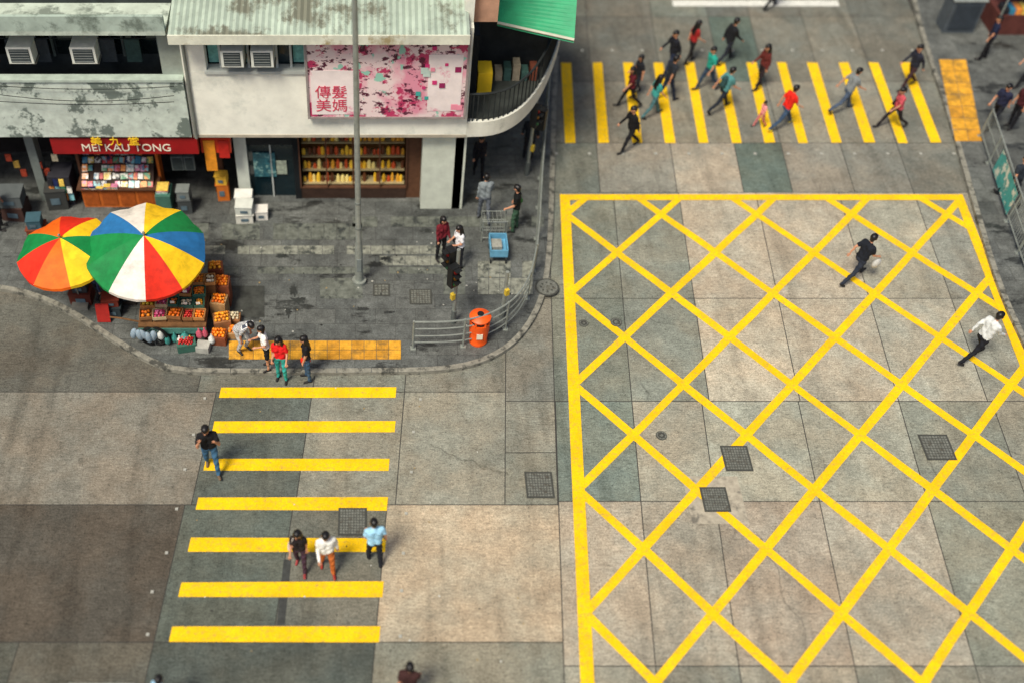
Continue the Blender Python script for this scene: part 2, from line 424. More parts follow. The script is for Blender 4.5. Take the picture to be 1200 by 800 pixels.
def corrugated(mb,x0,x1,yf,zf,yb,zb_,m_,step=.16,amp=.025):
    n=int((x1-x0)/step); vs=[]
    for i in range(n*2+1):
        x=x0+(x1-x0)*i/(2*n); o=amp*(1 if i%2 else -1)
        vs+= [(x,yf,zf+o),(x,yb,zb_+o),(x,yf,zf+o-.05)]
    fs=[]
    for i in range(n*2): fs+= [(3*i,3*i+3,3*i+4,3*i+1),(3*i+2,3*i+5,3*i+3,3*i)]
    mb.add(vs,fs,m_)
b=MB(); can=mat((168,182,168),.7,.2,1.5,.1,name='canopy_sheet',stain=(118,120,106),sth=(.5,.58))
p0=wp(196,42,YU-.55); p1=wp(551,42,YU-.55)
corrugated(b,p0.x,p1.x,YU-.55,p0.z,YU+1.1,p0.z+.35,can)
b.box2(p0.x,p1.x,YU-.60,YU-.56,p0.z-.24,p0.z+.03,mat((212,214,196),.7,.2,2,name='fascia',stain=(160,146,110),sth=(.55,.65)))
for i in range(9):
    x=p0.x+.3+i*(p1.x-p0.x-.6)/8; b.tube([(x,YU-.5,p0.z-.05),(x,YU+.02,p0.z-.45)],.018,dark2,5)
b.finish('canopy',B)
b=MB(); XLp=wp(220,125,YU).x
zl0=wp(100,161,YU-.1).z; zl1=wp(100,96,YU-.1).z
b.box2(-22,XLp,YU-.1,YU+.1,zl0,zl1,peel)
b.box2(-22,XLp,YU-.14,YU+.14,zl1,zl1+.07,mat((170,184,172),.8,.2,3))
b.box2(-22,XLp,YU+.1,YS+3,zl0+.01,zl0+.2,dark2)
b.box2(-22,XLp,YU+1.0,YU+1.2,zl0+.2,zl1+2.2,mat((52,58,58),.8,.4,2))
for i in range(22):
    x=-20+i*.95
    if x<XLp-.8: b.box2(x,x+.82,YU+.95,YU+.99,zl1+.15,zl1+1.35,glass((26,34,36))); b.box2(x+.82,x+.88,YU+.90,YU+.96,zl1+.1,zl1+1.4,mat((110,120,116),.6,.2,3))
for i in range(12):
    x=-13+i*.8+random.uniform(-.2,.2)
    if x<XLp-.6: b.box2(x,x+.4,YU+.5,YU+.56,zl1+.2,zl1+.9,mat(random.choice(((50,56,62),(80,50,44),(90,92,88),(44,64,62))),.8,.3,6,name='laundry'))
b.tube([(-22,YU+.53,zl1+.92),(XLp,YU+.53,zl1+.92)],.015,dark2,5)
zc=wp(100,42,YU-.3).z
xr=wp(192,30,YU-.3).x
b.box2(-22,xr,YU-.3,YU+1.4,zc,zc+.12,mat((186,198,184),.8,.2,2,.1,name='ledge',stain=(120,130,120),sth=(.5,.6)))
b.box2(-22,xr,YU-.3,YU-.2,zc+.12,zc+.55,mat((166,182,170),.85,.2,2,.1,name='ledge',stain=(110,122,112),sth=(.5,.6)))
x=wp(205,100,YU-.2).x; b.box2(x-.35,x+.25,YU+.12,YU+1.2,zl1,zc,mat((150,158,148),.8,.2,2))
b.finish('balcony_section',B)
b=MB()
b.tube([(XLp+.12,YU-.05,zb),(XLp+.12,YU-.05,zt+.2)],.045,mat((120,124,116),.6,.2,5),8)
for k in range(3):
    pts=[wp(-20+i*28,100+k*9+10*math.sin(i/9*math.pi)*(1 if k%2 else .5),YU-.2-.03*k) for i in range(9)]; b.tube(pts,.010,dark,5)
b.finish('cables',B)
def aircon(px,py,Y,w_=.78):
    c=wp(px,py,Y); a=MB(); w=mat((220,224,214),.5,.1,5,name='aircon_case')
    a.box((c.x,c.y,c.z),(w_,.6,.5),w); a.box((c.x,c.y-.305,c.z),(w_-.14,.02,.40),mat((60,68,70),.6,.2,10))
    for i in range(5): a.box((c.x,c.y-.32,c.z-.16+.08*i),(w_-.16,.015,.016),mat((130,136,132),.5,.1,5))
    a.box((c.x,c.y+.05,c.z-.28),(w_+.06,.6,.04),mat((120,120,112),.7,.2,5))
    a.finish('air_conditioner',bevel=.012)
aircon(26,58,YU+.35,.66); aircon(100,58,YU+.35,.66); aircon(273,62,YU-.05,.58); aircon(308,62,YU-.05,.58)
# ground floor shops
b=MB(); col=mat((206,212,196),.7,.12,3,.1,name='column_tile')
zc0=zb
def gcol(x0,x1,Yf,Yb,m_):
    a=wp(x0,205,Yf); c=wp(x1,205,Yf); b.box2(a.x,c.x,Yf,Yb,SW,zc0,m_)
gcol(494,544,25.0,25.8,col); gcol(278,292,YS,YS+.5,mat((206,212,200),.6,.1,3)); gcol(345,352,YS,YS+.3,dark)
gcol(476,494,YS+.05,YS+.3,brown); gcol(250,262,YS+.3,YS+.6,brown)
b.box2(wp(476,205,YS).x,XC-.3,YS+.45,YS+.6,SW,zc0,dark2)
x0=wp(292,205,YS).x; x1=wp(345,205,YS).x
b.box2(x0,x1,YS+.15,YS+.2,SW,zc0,glass((18,36,42)))
b.box2(x0+.15,x0+.8,YS+.10,YS+.13,.9,1.8,mat((40,96,106),.5,.6,7,stain=(150,190,180),sth=(.56,.6))); b.box2((x0+x1)/2-.02,(x0+x1)/2+.02,YS+.1,YS+.149,SW,2.3,frame)
b.box2((x0+x1)/2+.15,(x0+x1)/2+.45,YS+.10,YS+.13,1.0,1.5,mat((170,180,160),.5,.5,9))
b.box2(x0,x1,YS+.05,YS+.3,2.15,zc0,mat((28,32,34),.6,.2,4))
x0=wp(352,205,YS).x; x1=wp(476,205,YS).x
b.box2(x0,x1,YS+.02,YS+.12,SW,.55,mat((60,44,36),.6,.2,5)); b.box2(x0,x1,YS+.9,YS+1.,SW,zc0,mat((110,76,36),.7,.2,3))
b.box2(x0,x1,YS+.0,YS+.1,.52,.58,brown)
for k in range(4):
    z=.62+k*.42; b.box2(x0+.05,x1-.05,YS+.12+k*.12,YS+.5+k*.12,z-.03,z,mat((170,156,116),.4,.1,4))
    nb=22
    for i in range(nb):
        if random.random()<.08: continue
        x=x0+.12+(x1-x0-.24)*i/(nb-1)+random.uniform(-.03,.03); hh=random.uniform(.16,.32); rr=random.uniform(.045,.068)
        mm=mat(random.choice(((252,204,60),(244,190,44),(236,170,50),(200,80,36),(248,226,140),(100,56,30))),.35,.1,5,name='jar')
        b.tube([(x,YS+.25+k*.12,z),(x,YS+.25+k*.12,z+hh*.7),(x,YS+.25+k*.12,z+hh)],[rr,rr,rr*.45],mm,7)
for i in range(5):
    x=x0+(x1-x0)*i/4; b.box2(x-.02,x+.02,YS-.02,YS+.03,.55,zc0,brown)
b.box2(x0,x1,YS-.03,YS+.06,zc0-.30,zc0-.02,mat((52,38,34),.6,.2,5))
b.finish('shopfronts',B,smooth=35)
b=MB()
b.box2(-22,wp(270,205,YS+1.5).x,YS+2.2,YS+2.4,SW,zc0,mat((40,36,34),.8,.3,2))
for i in range(26):
    x=-13+i*.42; z=random.uniform(.3,1.9)
    b.box2(x,x+.36,YS+1.9,YS+2.19,z,z+random.uniform(.2,.5),mat(random.choice(((90,40,30),(40,60,60),(120,100,60),(60,60,64),(30,36,40))),.7,.2,5))
gcol(40,50,YS-.1,YS+.3,mat((120,128,122),.7,.2,3)); gcol(-60,-48,YS-.1,YS+.3,dark2)
for (cx,w_) in ((208,.35),(222,.3)):
    p=wp(cx,190,25.2); b.box((p.x,25.2,1.75),(w_,.12,.5),mat((90,98,96),.6,.3,8)); b.box((p.x,25.13,1.75),(w_-.08,.02,.4),mat((50,58,58),.6,.3,8))
for i in range(7):
    p=wp(10+i*9,185+i%3*9,25.4); b.box((p.x,25.4+.05*(i%2),p.z),(.17,.05,.24),mat(random.choice(((150,60,40),(200,190,160),(60,100,110),(160,130,60))),.6,.4,12))
b.finish('left_shop_interior',B)
YG=YU-.02
S=empty('shop_sign'); b=MB(); a=wp(60,171,YG); c=wp(232,171,YG); z0=wp(60,181,YG).z; z1=wp(60,163,YG).z
b.box2(a.x,c.x,YG,YG+.2,z0,z1,redm); b.finish('board',S,bevel=.01)
text('MEI KAU TONG',(wp(96,176,YG).x,YG-.012,z0+.12),.36,mat((240,232,210),.5,.05,3),(math.radians(90),0,0),S,ext=.006,xs=1.0)
text('美  九  堂',(wp(106,160,YG).x,YU-.15,z1-.10),.32,mat((250,205,40),.5,.05,3),(math.radians(90),0,0),S,ext=.01,xs=1.05)
S2=empty('shop_sign'); b=MB(); a=wp(235,170,25.0); c=wp(270,170,25.0)
b.box2(a.x,c.x,25.02,25.2,wp(235,180,25).z,wp(235,163,25).z,mat((206,60,28),.5,.1,4)); b.box2(a.x+.08,a.x+.4,24.98,25.02,wp(235,200,25).z,wp(235,165,25).z,mat((235,150,40),.5,.2,6)); b.box2(a.x+.5,a.x+.8,24.98,25.02,wp(235,185,25).z,wp(235,165,25).z,mat((190,40,30),.5,.2,6))
b.finish('board',S2)
S3=empty('billboard'); YBd=YU-.16
m_,nt,bs=newmat('floral_print'); bs.inputs['Roughness'].default_value=.5
c1=mixc(nt,mr(nt,nz(nt,1.2,3,.5),.44,.58,0,1),lin((236,214,212)),lin((228,150,170)))
c1=mixc(nt,mr(nt,nz(nt,2.0,5,.65),.54,.58,0,1),c1,lin((190,56,100)))
c1=mixc(nt,mr(nt,nz(nt,3.4,6,.7,stretch=(1,1,1.6)),.55,.58,0,1),c1,lin((86,24,52)))
c1=mixc(nt,mr(nt,nz(nt,3.1,3,.5,stretch=(1.3,2,1)),.62,.66,0,1),c1,lin((150,204,184))); nt.links.new(c1,bs.inputs['Base Color'])
b=MB(); a=wp(361,92,YBd); c=wp(546,92,YBd); z0=wp(361,137,YBd).z; z1=wp(361,45,YBd).z
b.box2(a.x,c.x,YBd,YBd+.12,z0,z1,m_)
for (xx0,xx1,zz0,zz1) in ((a.x-.06,a.x,z0-.06,z1+.06),(c.x,c.x+.06,z0-.06,z1+.06),(a.x,c.x,z0-.06,z0),(a.x,c.x,z1,z1+.06)):
    b.box2(xx0,xx1,YBd-.03,YBd+.14,zz0,zz1,mat((150,140,136),.6,.2,5))
paper=mat((240,228,224),.6,.08,3,stain=(226,150,170),sth=(.56,.64))
b.box2(a.x+.06,a.x+1.35,YBd-.012,YBd-.003,z0+.08,z0+1.5,paper); b.box2(c.x-1.0,c.x-.1,YBd-.012,YBd-.003,z0+.2,z1-.5,paper)
for i in range(14):
    w=random.uniform(.08,.2); x=c.x-.2-random.random()*1.2; z=z0+.2+random.random()*(z1-z0-.5)
    b.box2(x,x+w,YBd-.016-.002*i,YBd-.013-.002*i,z,z+w,mat(random.choice(((70,170,160),(210,60,120),(190,210,200),(150,40,90),(240,150,170))),.6,.1,3))
b.finish('panel',S3)
text('傳髮\n美媽',(a.x+.16,YBd-.02,z0+.66),.44,mat((206,60,88),.5,.1,3),(math.radians(90),0,0),S3,ext=.004)
# ---------- curved corner balcony ----------
b=MB(); zB=zb
op=[(547,161),(575,160),(598,152),(618,136),(634,113),(646,86),(655,58),(659,30),(661,0)]
arc=smooth_line([gp(x,y,zB) for x,y in op],2)
inner=[(XC,arc[-1].y)]
b.prism([(p.x,p.y) for p in arc]+inner+[(XC,arc[0].y+.01)],zB,zB+.5,mat((220,220,206),.8,.12,2.,.1,name='balcony_slab',stain=(146,150,138),sth=(.54,.68)))
for i in range(len(arc)-1):
    p,q=arc[i],arc[i+1]
    nrm=Vector((-(q-p).y,(q-p).x,0)).normalized()*.07
    b.tube([p+nrm+Vector((0,0,1.4)),q+nrm+Vector((0,0,1.4))],.035,dark2,6)
    k=max(1,int((q-p).length/.14))
    for j in range(k):
        s=p.lerp(q,j/k)+nrm; b.box((s.x,s.y,zB+.94),(.03,.03,.9),dark2)
b.prism([(p.x,p.y+.12) for p in arc[4:]]+[(XC+.02,arc[-1].y),(XC+.02,arc[0].y+.2)],zB+.501,zB+.512,mat((58,62,58),.85,.3,3,name='balcony_floor'))
b.box2(XC+.01,XC+.3,arc[0].y+1.2,40,zB+.52,zB+2.5,dark)
b.box2(XC+.32,XC+2.4,arc[0].y+2.6,40,zB+.52,zB+2.4,dark2)
b.box2(XC+.35,XC+.75,arc[0].y+1.3,arc[0].y+1.9,zB+.52,zB+1.2,mat((240,200,40),.6,.1,3))
for i in range(5): b.box2(XC+.9+.25*i,XC+1.1+.25*i,arc[0].y+1.9,arc[0].y+2.3,zB+.52,zB+.8+.12*(i%3),mat(random.choice(((110,60,44),(60,90,84),(150,140,120))),.7,.3,6))
b.finish('corner_balcony',B)
b=MB(); grn=mat((28,158,106),.5,.15,3,name='green_awning')
z=zB+2.7
q=[gp(583,27,z-.35),gp(673,47,z-.35),gp(680,-60,z+.2),gp(583,-60,z+.2)]
n=22; vs=[];fs=[]
for i in range(n*2+1):
    t=i/(2*n); o_=.05*(1 if i%2 else -1); l=q[0].lerp(q[3],t); r_=q[1].lerp(q[2],t)
    vs+= [l+Vector((0,0,o_)),r_+Vector((0,0,o_))]
for i in range(n*2): fs.append((2*i,2*i+1,2*i+3,2*i+2))
b.add(vs,fs,grn); b.add([v-Vector((0,0,.05)) for v in vs],[f[::-1] for f in fs],grn)
b.tube([q[0],q[1]],.04,mat((200,200,180),.5,.1,3),6)
b.finish('corrugated_awning',B)
b=MB(); a=wp(549,15,YU+.5); c=wp(584,15,YU+.5)
b.box2(a.x,c.x,YU+.5,YU+.7,wp(549,26,YU+.5).z,wp(549,-30,YU+.5).z,mat((180,140,116),.7,.2,3)); b.finish('side_panel',B)
# ---------- newsstand ----------
N=MB(); a=gp(100,243,SW); c=gp(184,243,SW); x0,x1=a.x,c.x; y0=a.y
N.box2(x0,x1,y0,y0+.9,SW,.85,wood); N.box2(x0-.1,x1+.15,y0-.1,y0+.95,.85,.9,brown)
for i in range(4): N.box2(x0+.05+i*(x1-x0)/4,x0-.05+(i+1)*(x1-x0)/4,y0-.02,y0-.003,SW+.1,.75,mat((160,80,30),.6,.25,8))
magc=((200,60,60),(230,196,90),(60,130,160),(235,232,220),(210,130,160),(80,150,110),(30,40,80),(240,150,70),(130,190,196),(240,238,230),(40,40,44))
rot=Matrix.Rotation(math.radians(38),3,'X')
N.box((x0+(x1-x0)/2,y0+.45,1.2),(x1-x0,1.05,.02),mat((60,44,36),.7,.2,6),rot)
for r_ in range(5):
    x=x0+.05
    while x<x1-.15:
        w_=random.uniform(.12,.26)
        if random.random()<.88:
            N.box((x+w_/2,y0+.06+r_*.19,.97+r_*.15),(w_*.88,random.uniform(.16,.22),.012+random.random()*.03),mat(random.choice(magc),.45,.6,18,name='magazine',stain=random.choice(magc),sth=(.5,.54)),rot@Matrix.Rotation(random.uniform(-.12,.12),3,'Z'))
        x+=w_
for i in range(5):
    for k in range(random.randint(3,10)):
        N.box((x0+.15+i*.22,y0-.02,.91+k*.014),(.2,.15,.012),mat(random.choice(magc),.4,.3,14,name='magazine'),Matrix.Rotation(random.uniform(-.1,.1),3,'Z'))
N.box2(x1+.05,x1+.5,y0-.25,y0+.35,SW,.75,mat((70,110,96),.6,.2,5)); 
for k in range(10): N.box((x1+.27,y0+.05,.76+k*.015),(.34,.4,.012),mat(random.choice(magc),.4,.3,14,name='magazine'),Matrix.Rotation(random.uniform(-.1,.1),3,'Z'))
N.box2(x1+.1,x1+.18,y0+.5,y0+.9,SW,2.,wood); N.box2(x0-.08,x0,y0+.5,y0+.9,SW,2.,brown)
N.box2(x0-.95,x0-.3,y0+.1,y0+.8,SW,1.2,mat((50,50,56),.7,.2,5))
for i in range(4):
    for k in range(3): N.box((x0-.85+i*.17,y0+.04-.03*k,.5+k*.3),(.14,.02,.24),mat(random.choice(magc),.4,.4,14,name='magazine'),Matrix.Rotation(math.radians(-10),3,'X'))
N.finish('newsstand')
def crate_stack(px,py,items,name='foam_box_stack'):
    c=gp(px,py,SW); k=MB(); z=SW
    for (w,d,h_,cc) in items:
        mm=mat(cc,.7,.12,5,name='box'); rr=Matrix.Rotation(random.uniform(-.12,.12),3,'Z'); k.box((c.x+random.uniform(-.03,.03),c.y,z+h_/2),(w,d,h_),mm,rr); k.box((c.x,c.y,z+h_+.012),(w+.03,d+.03,.03),mm,rr)
        k.box((c.x,c.y-d/2-.02,z+h_/2),(w*.45,.006,h_*.35),mat((90,110,120),.6,.2,5),rr); z+=h_+.03
    k.finish(name,bevel=.01)
crate_stack(288,257,[(.5,.4,.3,(220,218,206)),(.48,.4,.28,(210,214,204))]); crate_stack(307,254,[(.36,.34,.3,(226,222,212))]); crate_stack(287,243,[(.5,.38,.3,(205,205,196)),(.5,.38,.2,(225,225,216))])
crate_stack(218,246,[(.4,.4,.5,(70,74,74)),(.36,.36,.3,(120,126,122))],'crate_stack'); crate_stack(262,232,[(.35,.3,.6,(200,110,40)),(.33,.3,.3,(230,180,60))],'crate_stack')
crate_stack(20,252,[(.7,.6,.5,(70,50,44)),(.7,.6,.4,(90,96,96))],'crate_stack'); crate_stack(70,240,[(.6,.5,.7,(60,62,60))],'crate_stack'); crate_stack(45,275,[(.5,.5,.35,(120,60,40)),(.4,.4,.3,(60,90,100))],'crate_stack')
# ---------- umbrellas ----------
def umbrella(px,py,zr,Rad,rise,cols_,a0,tilt=(0,0)):
    U=empty('market_umbrella'); c=gp(px,py,zr); k=MB(); n=len(cols_); sub=4
    rot=Matrix.Rotation(math.radians(tilt[0]),3,'X')@Matrix.Rotation(math.radians(tilt[1]),3,'Y')
    for i in range(n):
        m_=mat(cols_[i],.6,.16,4,name='umbrella_cloth',stain=tuple(int(q*.82) for q in cols_[i]),sth=(.5,.7)); vs=[];fs=[]; T=7
        for r_ in range(T+1):
            t=r_/T
            for s in range(sub+1):
                a=math.radians(a0)+2*math.pi*(i+s/sub)/n; bow=1-abs(2*s/sub-1)
                rr=Rad*t*(1-.035*bow*t); z=rise*(1-t**1.7)-.085*bow*t*t
                vs.append(c+rot@Vector((rr*math.cos(a),rr*math.sin(a),z)))
        for r_ in range(T):
            for s in range(sub):
                q=r_*(sub+1)+s; fs.append((q,q+sub+1,q+sub+2,q+1))
        o_=len(vs)
        for s in range(sub+1):
            v=vs[T*(sub+1)+s]; vs.append(v+rot@Vector((0,0,-.09-.02*(s%2))))
        for s in range(sub): fs.append((T*(sub+1)+s,o_+s,o_+s+1,T*(sub+1)+s+1))
        k.add(vs,fs,m_)
    k.finish('canopy',U,smooth=20)
    k=MB(); st=mat((150,150,140),.4,.1,5,0,.6)
    top=c+rot@Vector((0,0,rise+.10)); k.tube([Vector((c.x,c.y,SW)),c+rot@Vector((0,0,rise*.3)),top],.022,st); k.ell(top,(.04,.04,.05),st)
    for i in range(n):
        a=math.radians(a0)+2*math.pi*i/n
        k.tube([c+rot@Vector((0,0,rise-.02))]+[c+rot@Vector((Rad*t*math.cos(a),Rad*t*math.sin(a),rise*(1-t**1.7)-.02)) for t in (.4,.7,1.)],.008,st,5)
    k.box((c.x,c.y,SW+.06),(.45,.45,.12),mat((110,110,104),.9,.2,5)); k.finish('pole',U)
Rd,Or,Ye,Gr,Bl,Wh=(222,46,24),(240,104,18),(248,200,30),(18,128,64),(40,110,166),(226,218,206)
umbrella(77,294,2.2,1.30,.5,[Gr,Ye,Rd,Or,Gr,Rd,Or,Ye],-30,(4,-4))
umbrella(171,293,2.35,1.58,.62,[Bl,Gr,Ye,Wh,Bl,Gr,Gr,Wh,Rd,Ye],-12,(9,5))
# ---------- fruit cart ----------
C=empty('fruit_cart'); k=MB(); fw=mat((110,78,48),.7,.3,6,name='cart_wood'); met=mat((120,126,124),.5,.2,6,0,.5)
o_=gp(172,404,SW); ox,oy=o_.x,o_.y
k.box((ox+.75,oy+.8,.72),(1.8,1.4,.07),fw); k.box((ox+.75,oy+.1,.58),(1.8,.05,.2),mat((70,120,110),.7,.3,8))
for xx in (ox-.1,ox+1.6):
    for yy in (oy+.2,oy+1.4): k.box((xx,yy,.42),(.07,.07,.6),fw)
for yy in (oy-.02,oy+1.6):
    t=[Vector((ox+.25+.34*math.cos(a*math.pi/12),yy,SW+.37+.34*math.sin(a*math.pi/12))) for a in range(25)]
    k.tube(t,.04,mat((20,20,20),.8,.1,5),6)
    for a in range(6):
        an=a*math.pi/6; d=Vector((math.cos(an),0,math.sin(an)))*.33; cc=Vector((ox+.25,yy,SW+.37)); k.tube([cc-d,cc+d],.01,met,5)
k.tube([(ox+.25,oy-.05,SW+.37),(ox+.25,oy+1.65,SW+.37)],.025,met)
for yy in (oy+.3,oy+1.2): k.tube([(ox-.1,yy,.7),(ox-.6,yy,.85),(ox-.9,yy,.9)],.025,fw)
og=((240,126,16),(248,146,24),(232,108,14)); og2=((246,170,30),(240,150,40)); pk=((216,70,120),(230,120,160),(190,50,90)); rdv=((176,24,30),(196,50,40)); gn=((110,150,50),(140,170,70)); yl=((236,200,60),(226,186,50)); wt=((226,214,180),(210,196,160))
def fruits(mb,cx,cy,z,w,d,cc,rad=.045,rz=0.):
    nx=max(2,int(w/(rad*2))); ny=max(2,int(d/(rad*2))); c_,s_=math.cos(rz),math.sin(rz)
    for l in range(3):
        for i in range(nx-l):
            for j in range(ny-l):
                if l==2 and random.random()<.35: continue
                x=-w/2+(i+.5+l*.5)*w/nx+random.uniform(-.012,.012); y=-d/2+(j+.5+l*.5)*d/ny+random.uniform(-.012,.012); r_=rad*random.uniform(.9,1.08)
                mb.ell((cx+x*c_-y*s_,cy+x*s_+y*c_,z+rad*.6+l*rad*1.25),(r_,r_,r_*.93),mat(random.choice(cc),.4,.15,9,name='fruit'),7,5)
def tray(x,y,z,w,d,cc,rad=.045,rz=0.,tm=(170,120,70)):
    mm=mat(tm,.7,.2,6); rr=Matrix.Rotation(rz,3,'Z'); k.box((x,y,z+.01),(w,d,.02),mm,rr)
    for sx,sy,ww,dd in ((0,-d/2,w,.02),(0,d/2,w,.02),(-w/2,0,.02,d),(w/2,0,.02,d)): k.box(Vector((x,y,z+.055))+rr@Vector((sx,sy,0)),(ww+.003,dd+.003,.10),mm,rr)
    fruits(k,x,y,z+.05,w-.05,d-.05,cc,rad,rz)
kinds=[og,pk,og,rdv,og,yl,pk,og,wt,og2,og,rdv]
tms=((170,120,70),(140,96,60),(60,100,84),(150,60,50),(190,170,130))
random.seed(11)
y=oy+.3; j=0
while y<oy+1.45:
    d=random.uniform(.3,.42); x=ox-.12
    while x<ox+1.55:
        w=random.uniform(.26,.42); rad=random.choice((.032,.038,.044,.05)); zz=.77+(y-oy)*.28+random.uniform(0,.06)
        k.box((x+w/2,y+d/2-.1,(zz+.74)/2),(w*.9,d*.8,zz-.74),fw)
        tray(x+w/2,y+d/2-.1,zz,w-.03,d-.02,kinds[j%12],rad,random.uniform(-.14,.14),random.choice(tms)); j+=1; x+=w
        if random.random()<.5: k.box((x-w/2,y-.1,zz+.2),(.11,.01,.08),mat((240,236,220),.6,.05,5,name='price_card'))
    y+=d
for (dx,dy,w,d,hh,cc) in ((1.95,.15,.42,.36,.3,og),(2.0,.62,.46,.4,.42,og2),(1.9,1.1,.42,.4,.62,og),(1.95,1.6,.42,.42,.8,og),(1.75,2.05,.4,.36,.95,og2),(2.35,.35,.36,.32,.2,og),(2.3,.8,.34,.32,.25,wt)):
    rz=random.uniform(-.2,.2)
    k.box((ox+dx,oy+dy,SW+hh/2),(w,d,hh),mat(random.choice(((150,104,66),(130,72,46),(170,136,92))),.8,.25,6,name='carton'),Matrix.Rotation(rz,3,'Z')); fruits(k,ox+dx,oy+dy,SW+hh+.01,w-.05,d-.05,cc,.045,rz)
for i in range(5):
    q=Vector((ox-.25+.12*i+random.uniform(-.04,.04),oy-.05+random.uniform(-.06,.04),.55+random.uniform(-.1,.1)))
    k.ell(q,(.10,.08,.2),striped((70,120,150),(180,186,186),11,0,'striped_bag'),9,7,Matrix.Rotation(random.uniform(-.5,.5),3,'Y'))
for i in range(9):
    q=Vector((ox+.45+i*.16+random.uniform(-.05,.05),oy+random.uniform(-.05,.1),.42+random.uniform(-.12,.14))); sx=random.uniform(.07,.13)
    pts=[q+Vector((0,0,.2)),q+Vector((.01,0,.14)),q+Vector((0,0,.05)),q+Vector((0,.01,-.08)),q+Vector((0,0,-.15))]
    k.tube(pts,[.02,.03,sx,sx*1.1,sx*.6],mat(random.choice(((210,212,206),(60,140,132),(215,215,210),(200,90,110),(220,180,80),(70,76,80))),.45,.3,12,name='plastic_bag'),8)
k.box((ox+1.1,oy-.1,SW+.14),(.5,.35,.26),mat((60,100,86),.7,.2,6),Matrix.Rotation(.2,3,'Z')); k.box((ox+1.55,oy-.15,SW+.1),(.35,.3,.2),mat((170,170,160),.7,.2,6),Matrix.Rotation(-.15,3,'Z')); fruits(k,ox+1.1,oy-.1,SW+.27,.4,.28,rdv,.035)
k.finish('body',C,smooth=40)
k=MB(); sc=wp(203,342,oy+1.75); k.box((sc.x,sc.y,sc.z),(1.15,.04,.26),mat((205,210,200),.5,.08,5)); k.tube([(sc.x-.5,sc.y+.04,.9),(sc.x-.5,sc.y+.04,sc.z)],.02,met); k.tube([(sc.x+.5,sc.y+.04,.9),(sc.x+.5,sc.y+.04,sc.z)],.02,met)
k.finish('sign_board',C)
text('Lam Hau Street',(sc.x,sc.y-.025,sc.z-.10),.15,mat((25,25,25),.6,.05,3),(math.radians(90),0,0),C,align='CENTER',ext=.003)
text('藍厚街',(sc.x,sc.y-.025,sc.z+.02),.11,mat((25,25,25),.6,.05,3),(math.radians(90),0,0),C,align='CENTER',ext=.003)
crate_stack(134,366,[(.5,.4,.35,(50,60,64)),(.45,.35,.25,(120,50,36))],'crate_stack'); crate_stack(98,350,[(.6,.5,.4,(90,40,30)),(.4,.4,.3,(60,60,60))],'crate_stack'); crate_stack(150,350,[(.5,.5,.6,(60,54,48)),(.4,.3,.3,(150,120,80))],'crate_stack')
k=MB(); p=gp(123,376,SW); k.box((p.x,p.y,SW+.3),(.36,.03,.55),mat((170,36,28),.5,.2,5),Matrix.Rotation(-.25,3,'X')); k.box((p.x,p.y+.16,SW+.3),(.36,.03,.55),mat((150,30,26),.5,.1,5),Matrix.Rotation(.25,3,'X')); k.finish('folding_notice_board')
# ---------- street furniture ----------
galv=mat((150,156,148),.5,.2,6,0,.4,name='galvanised_steel')
k=MB(); p=gp(421,331,SW); 
k.tube([(p.x,p.y,SW),(p.x,p.y,SW+.12)],.2,galv,12); k.tube([(p.x,p.y,SW+.1),(p.x,p.y,1.6),(p.x,p.y,1.7),(p.x,p.y,8.5),(p.x,p.y,10.8)],[.115,.105,.08,.065,.055],galv,12)
k.tube([(p.x,p.y,10.7),(p.x+.1,p.y-.3,11.1),(p.x+.3,p.y-1.6,11.3)],.035,galv); k.box((p.x+.35,p.y-1.9,11.28),(.25,.7,.12),galv); k.box((p.x,p.y-.11,.9),(.12,.04,.45),mat((120,128,126),.5,.1,5))
for z in (2.2,3.1): k.tube([(p.x,p.y,z),(p.x,p.y,z+.05)],.09,mat((110,116,112),.5,.1,5),12)
k.finish('street_lamp',smooth=40)
k=MB(); p=gp(560,399,SW); orp=mat((236,88,16),.45,.2,5,name='orange_plastic')
k.tube([(p.x,p.y,SW),(p.x,p.y,SW+.06),(p.x,p.y,SW+.1),(p.x,p.y,SW+.55),(p.x,p.y,SW+.78)],[.24,.25,.23,.275,.27],orp,20)
k.tube([(p.x,p.y,SW+.78),(p.x,p.y,SW+.92)],.225,dark,20)
for i in range(6):
    a=i*math.pi/3; k.box((p.x+.25*math.cos(a),p.y+.25*math.sin(a),SW+.85),(.05,.05,.16),orp)
k.tube([(p.x,p.y,SW+.92),(p.x,p.y,SW+.97),(p.x,p.y,SW+1.03),(p.x,p.y,SW+1.06)],[.28,.29,.2,.06],orp,20)
k.tube([(p.x,p.y,SW+1.06),(p.x,p.y,SW+1.075)],.09,dark,14); k.box((p.x,p.y-.265,SW+.45),(.16,.02,.2),mat((235,225,200),.5,.1,4)); k.finish('litter_bin',smooth=35)
def railing(pts,name='pedestrian_railing',bars=False,hh=1.05,rails=(.25,.5,.78,1.05)):
    k=MB(); w=smooth_line([gp(x,y,SW) for x,y in pts],2)
    for z in rails: k.tube([v+Vector((0,0,z)) for v in w],.026 if z==rails[-1] else .02,galv,6)
    tot=0; nxt=0; nb=0
    for i in range(len(w)-1):
        L=(w[i+1]-w[i]).length
        while tot+L>=nxt:
            q=w[i].lerp(w[i+1],(nxt-tot)/L); k.tube([q,q+Vector((0,0,hh+.03))],.032,galv,8); k.box((q.x,q.y,SW+.01),(.14,.14,.02),galv); nxt+=1.35
        if bars:
            while tot+L>=nb:
                q=w[i].lerp(w[i+1],(nb-tot)/L); k.tube([q+Vector((0,0,rails[0])),q+Vector((0,0,hh))],.009,galv,5); nb+=.13
        tot+=L
    q=w[-1]; k.tube([q,q+Vector((0,0,hh+.03))],.032,galv,8)
    return k.finish(name,smooth=40)
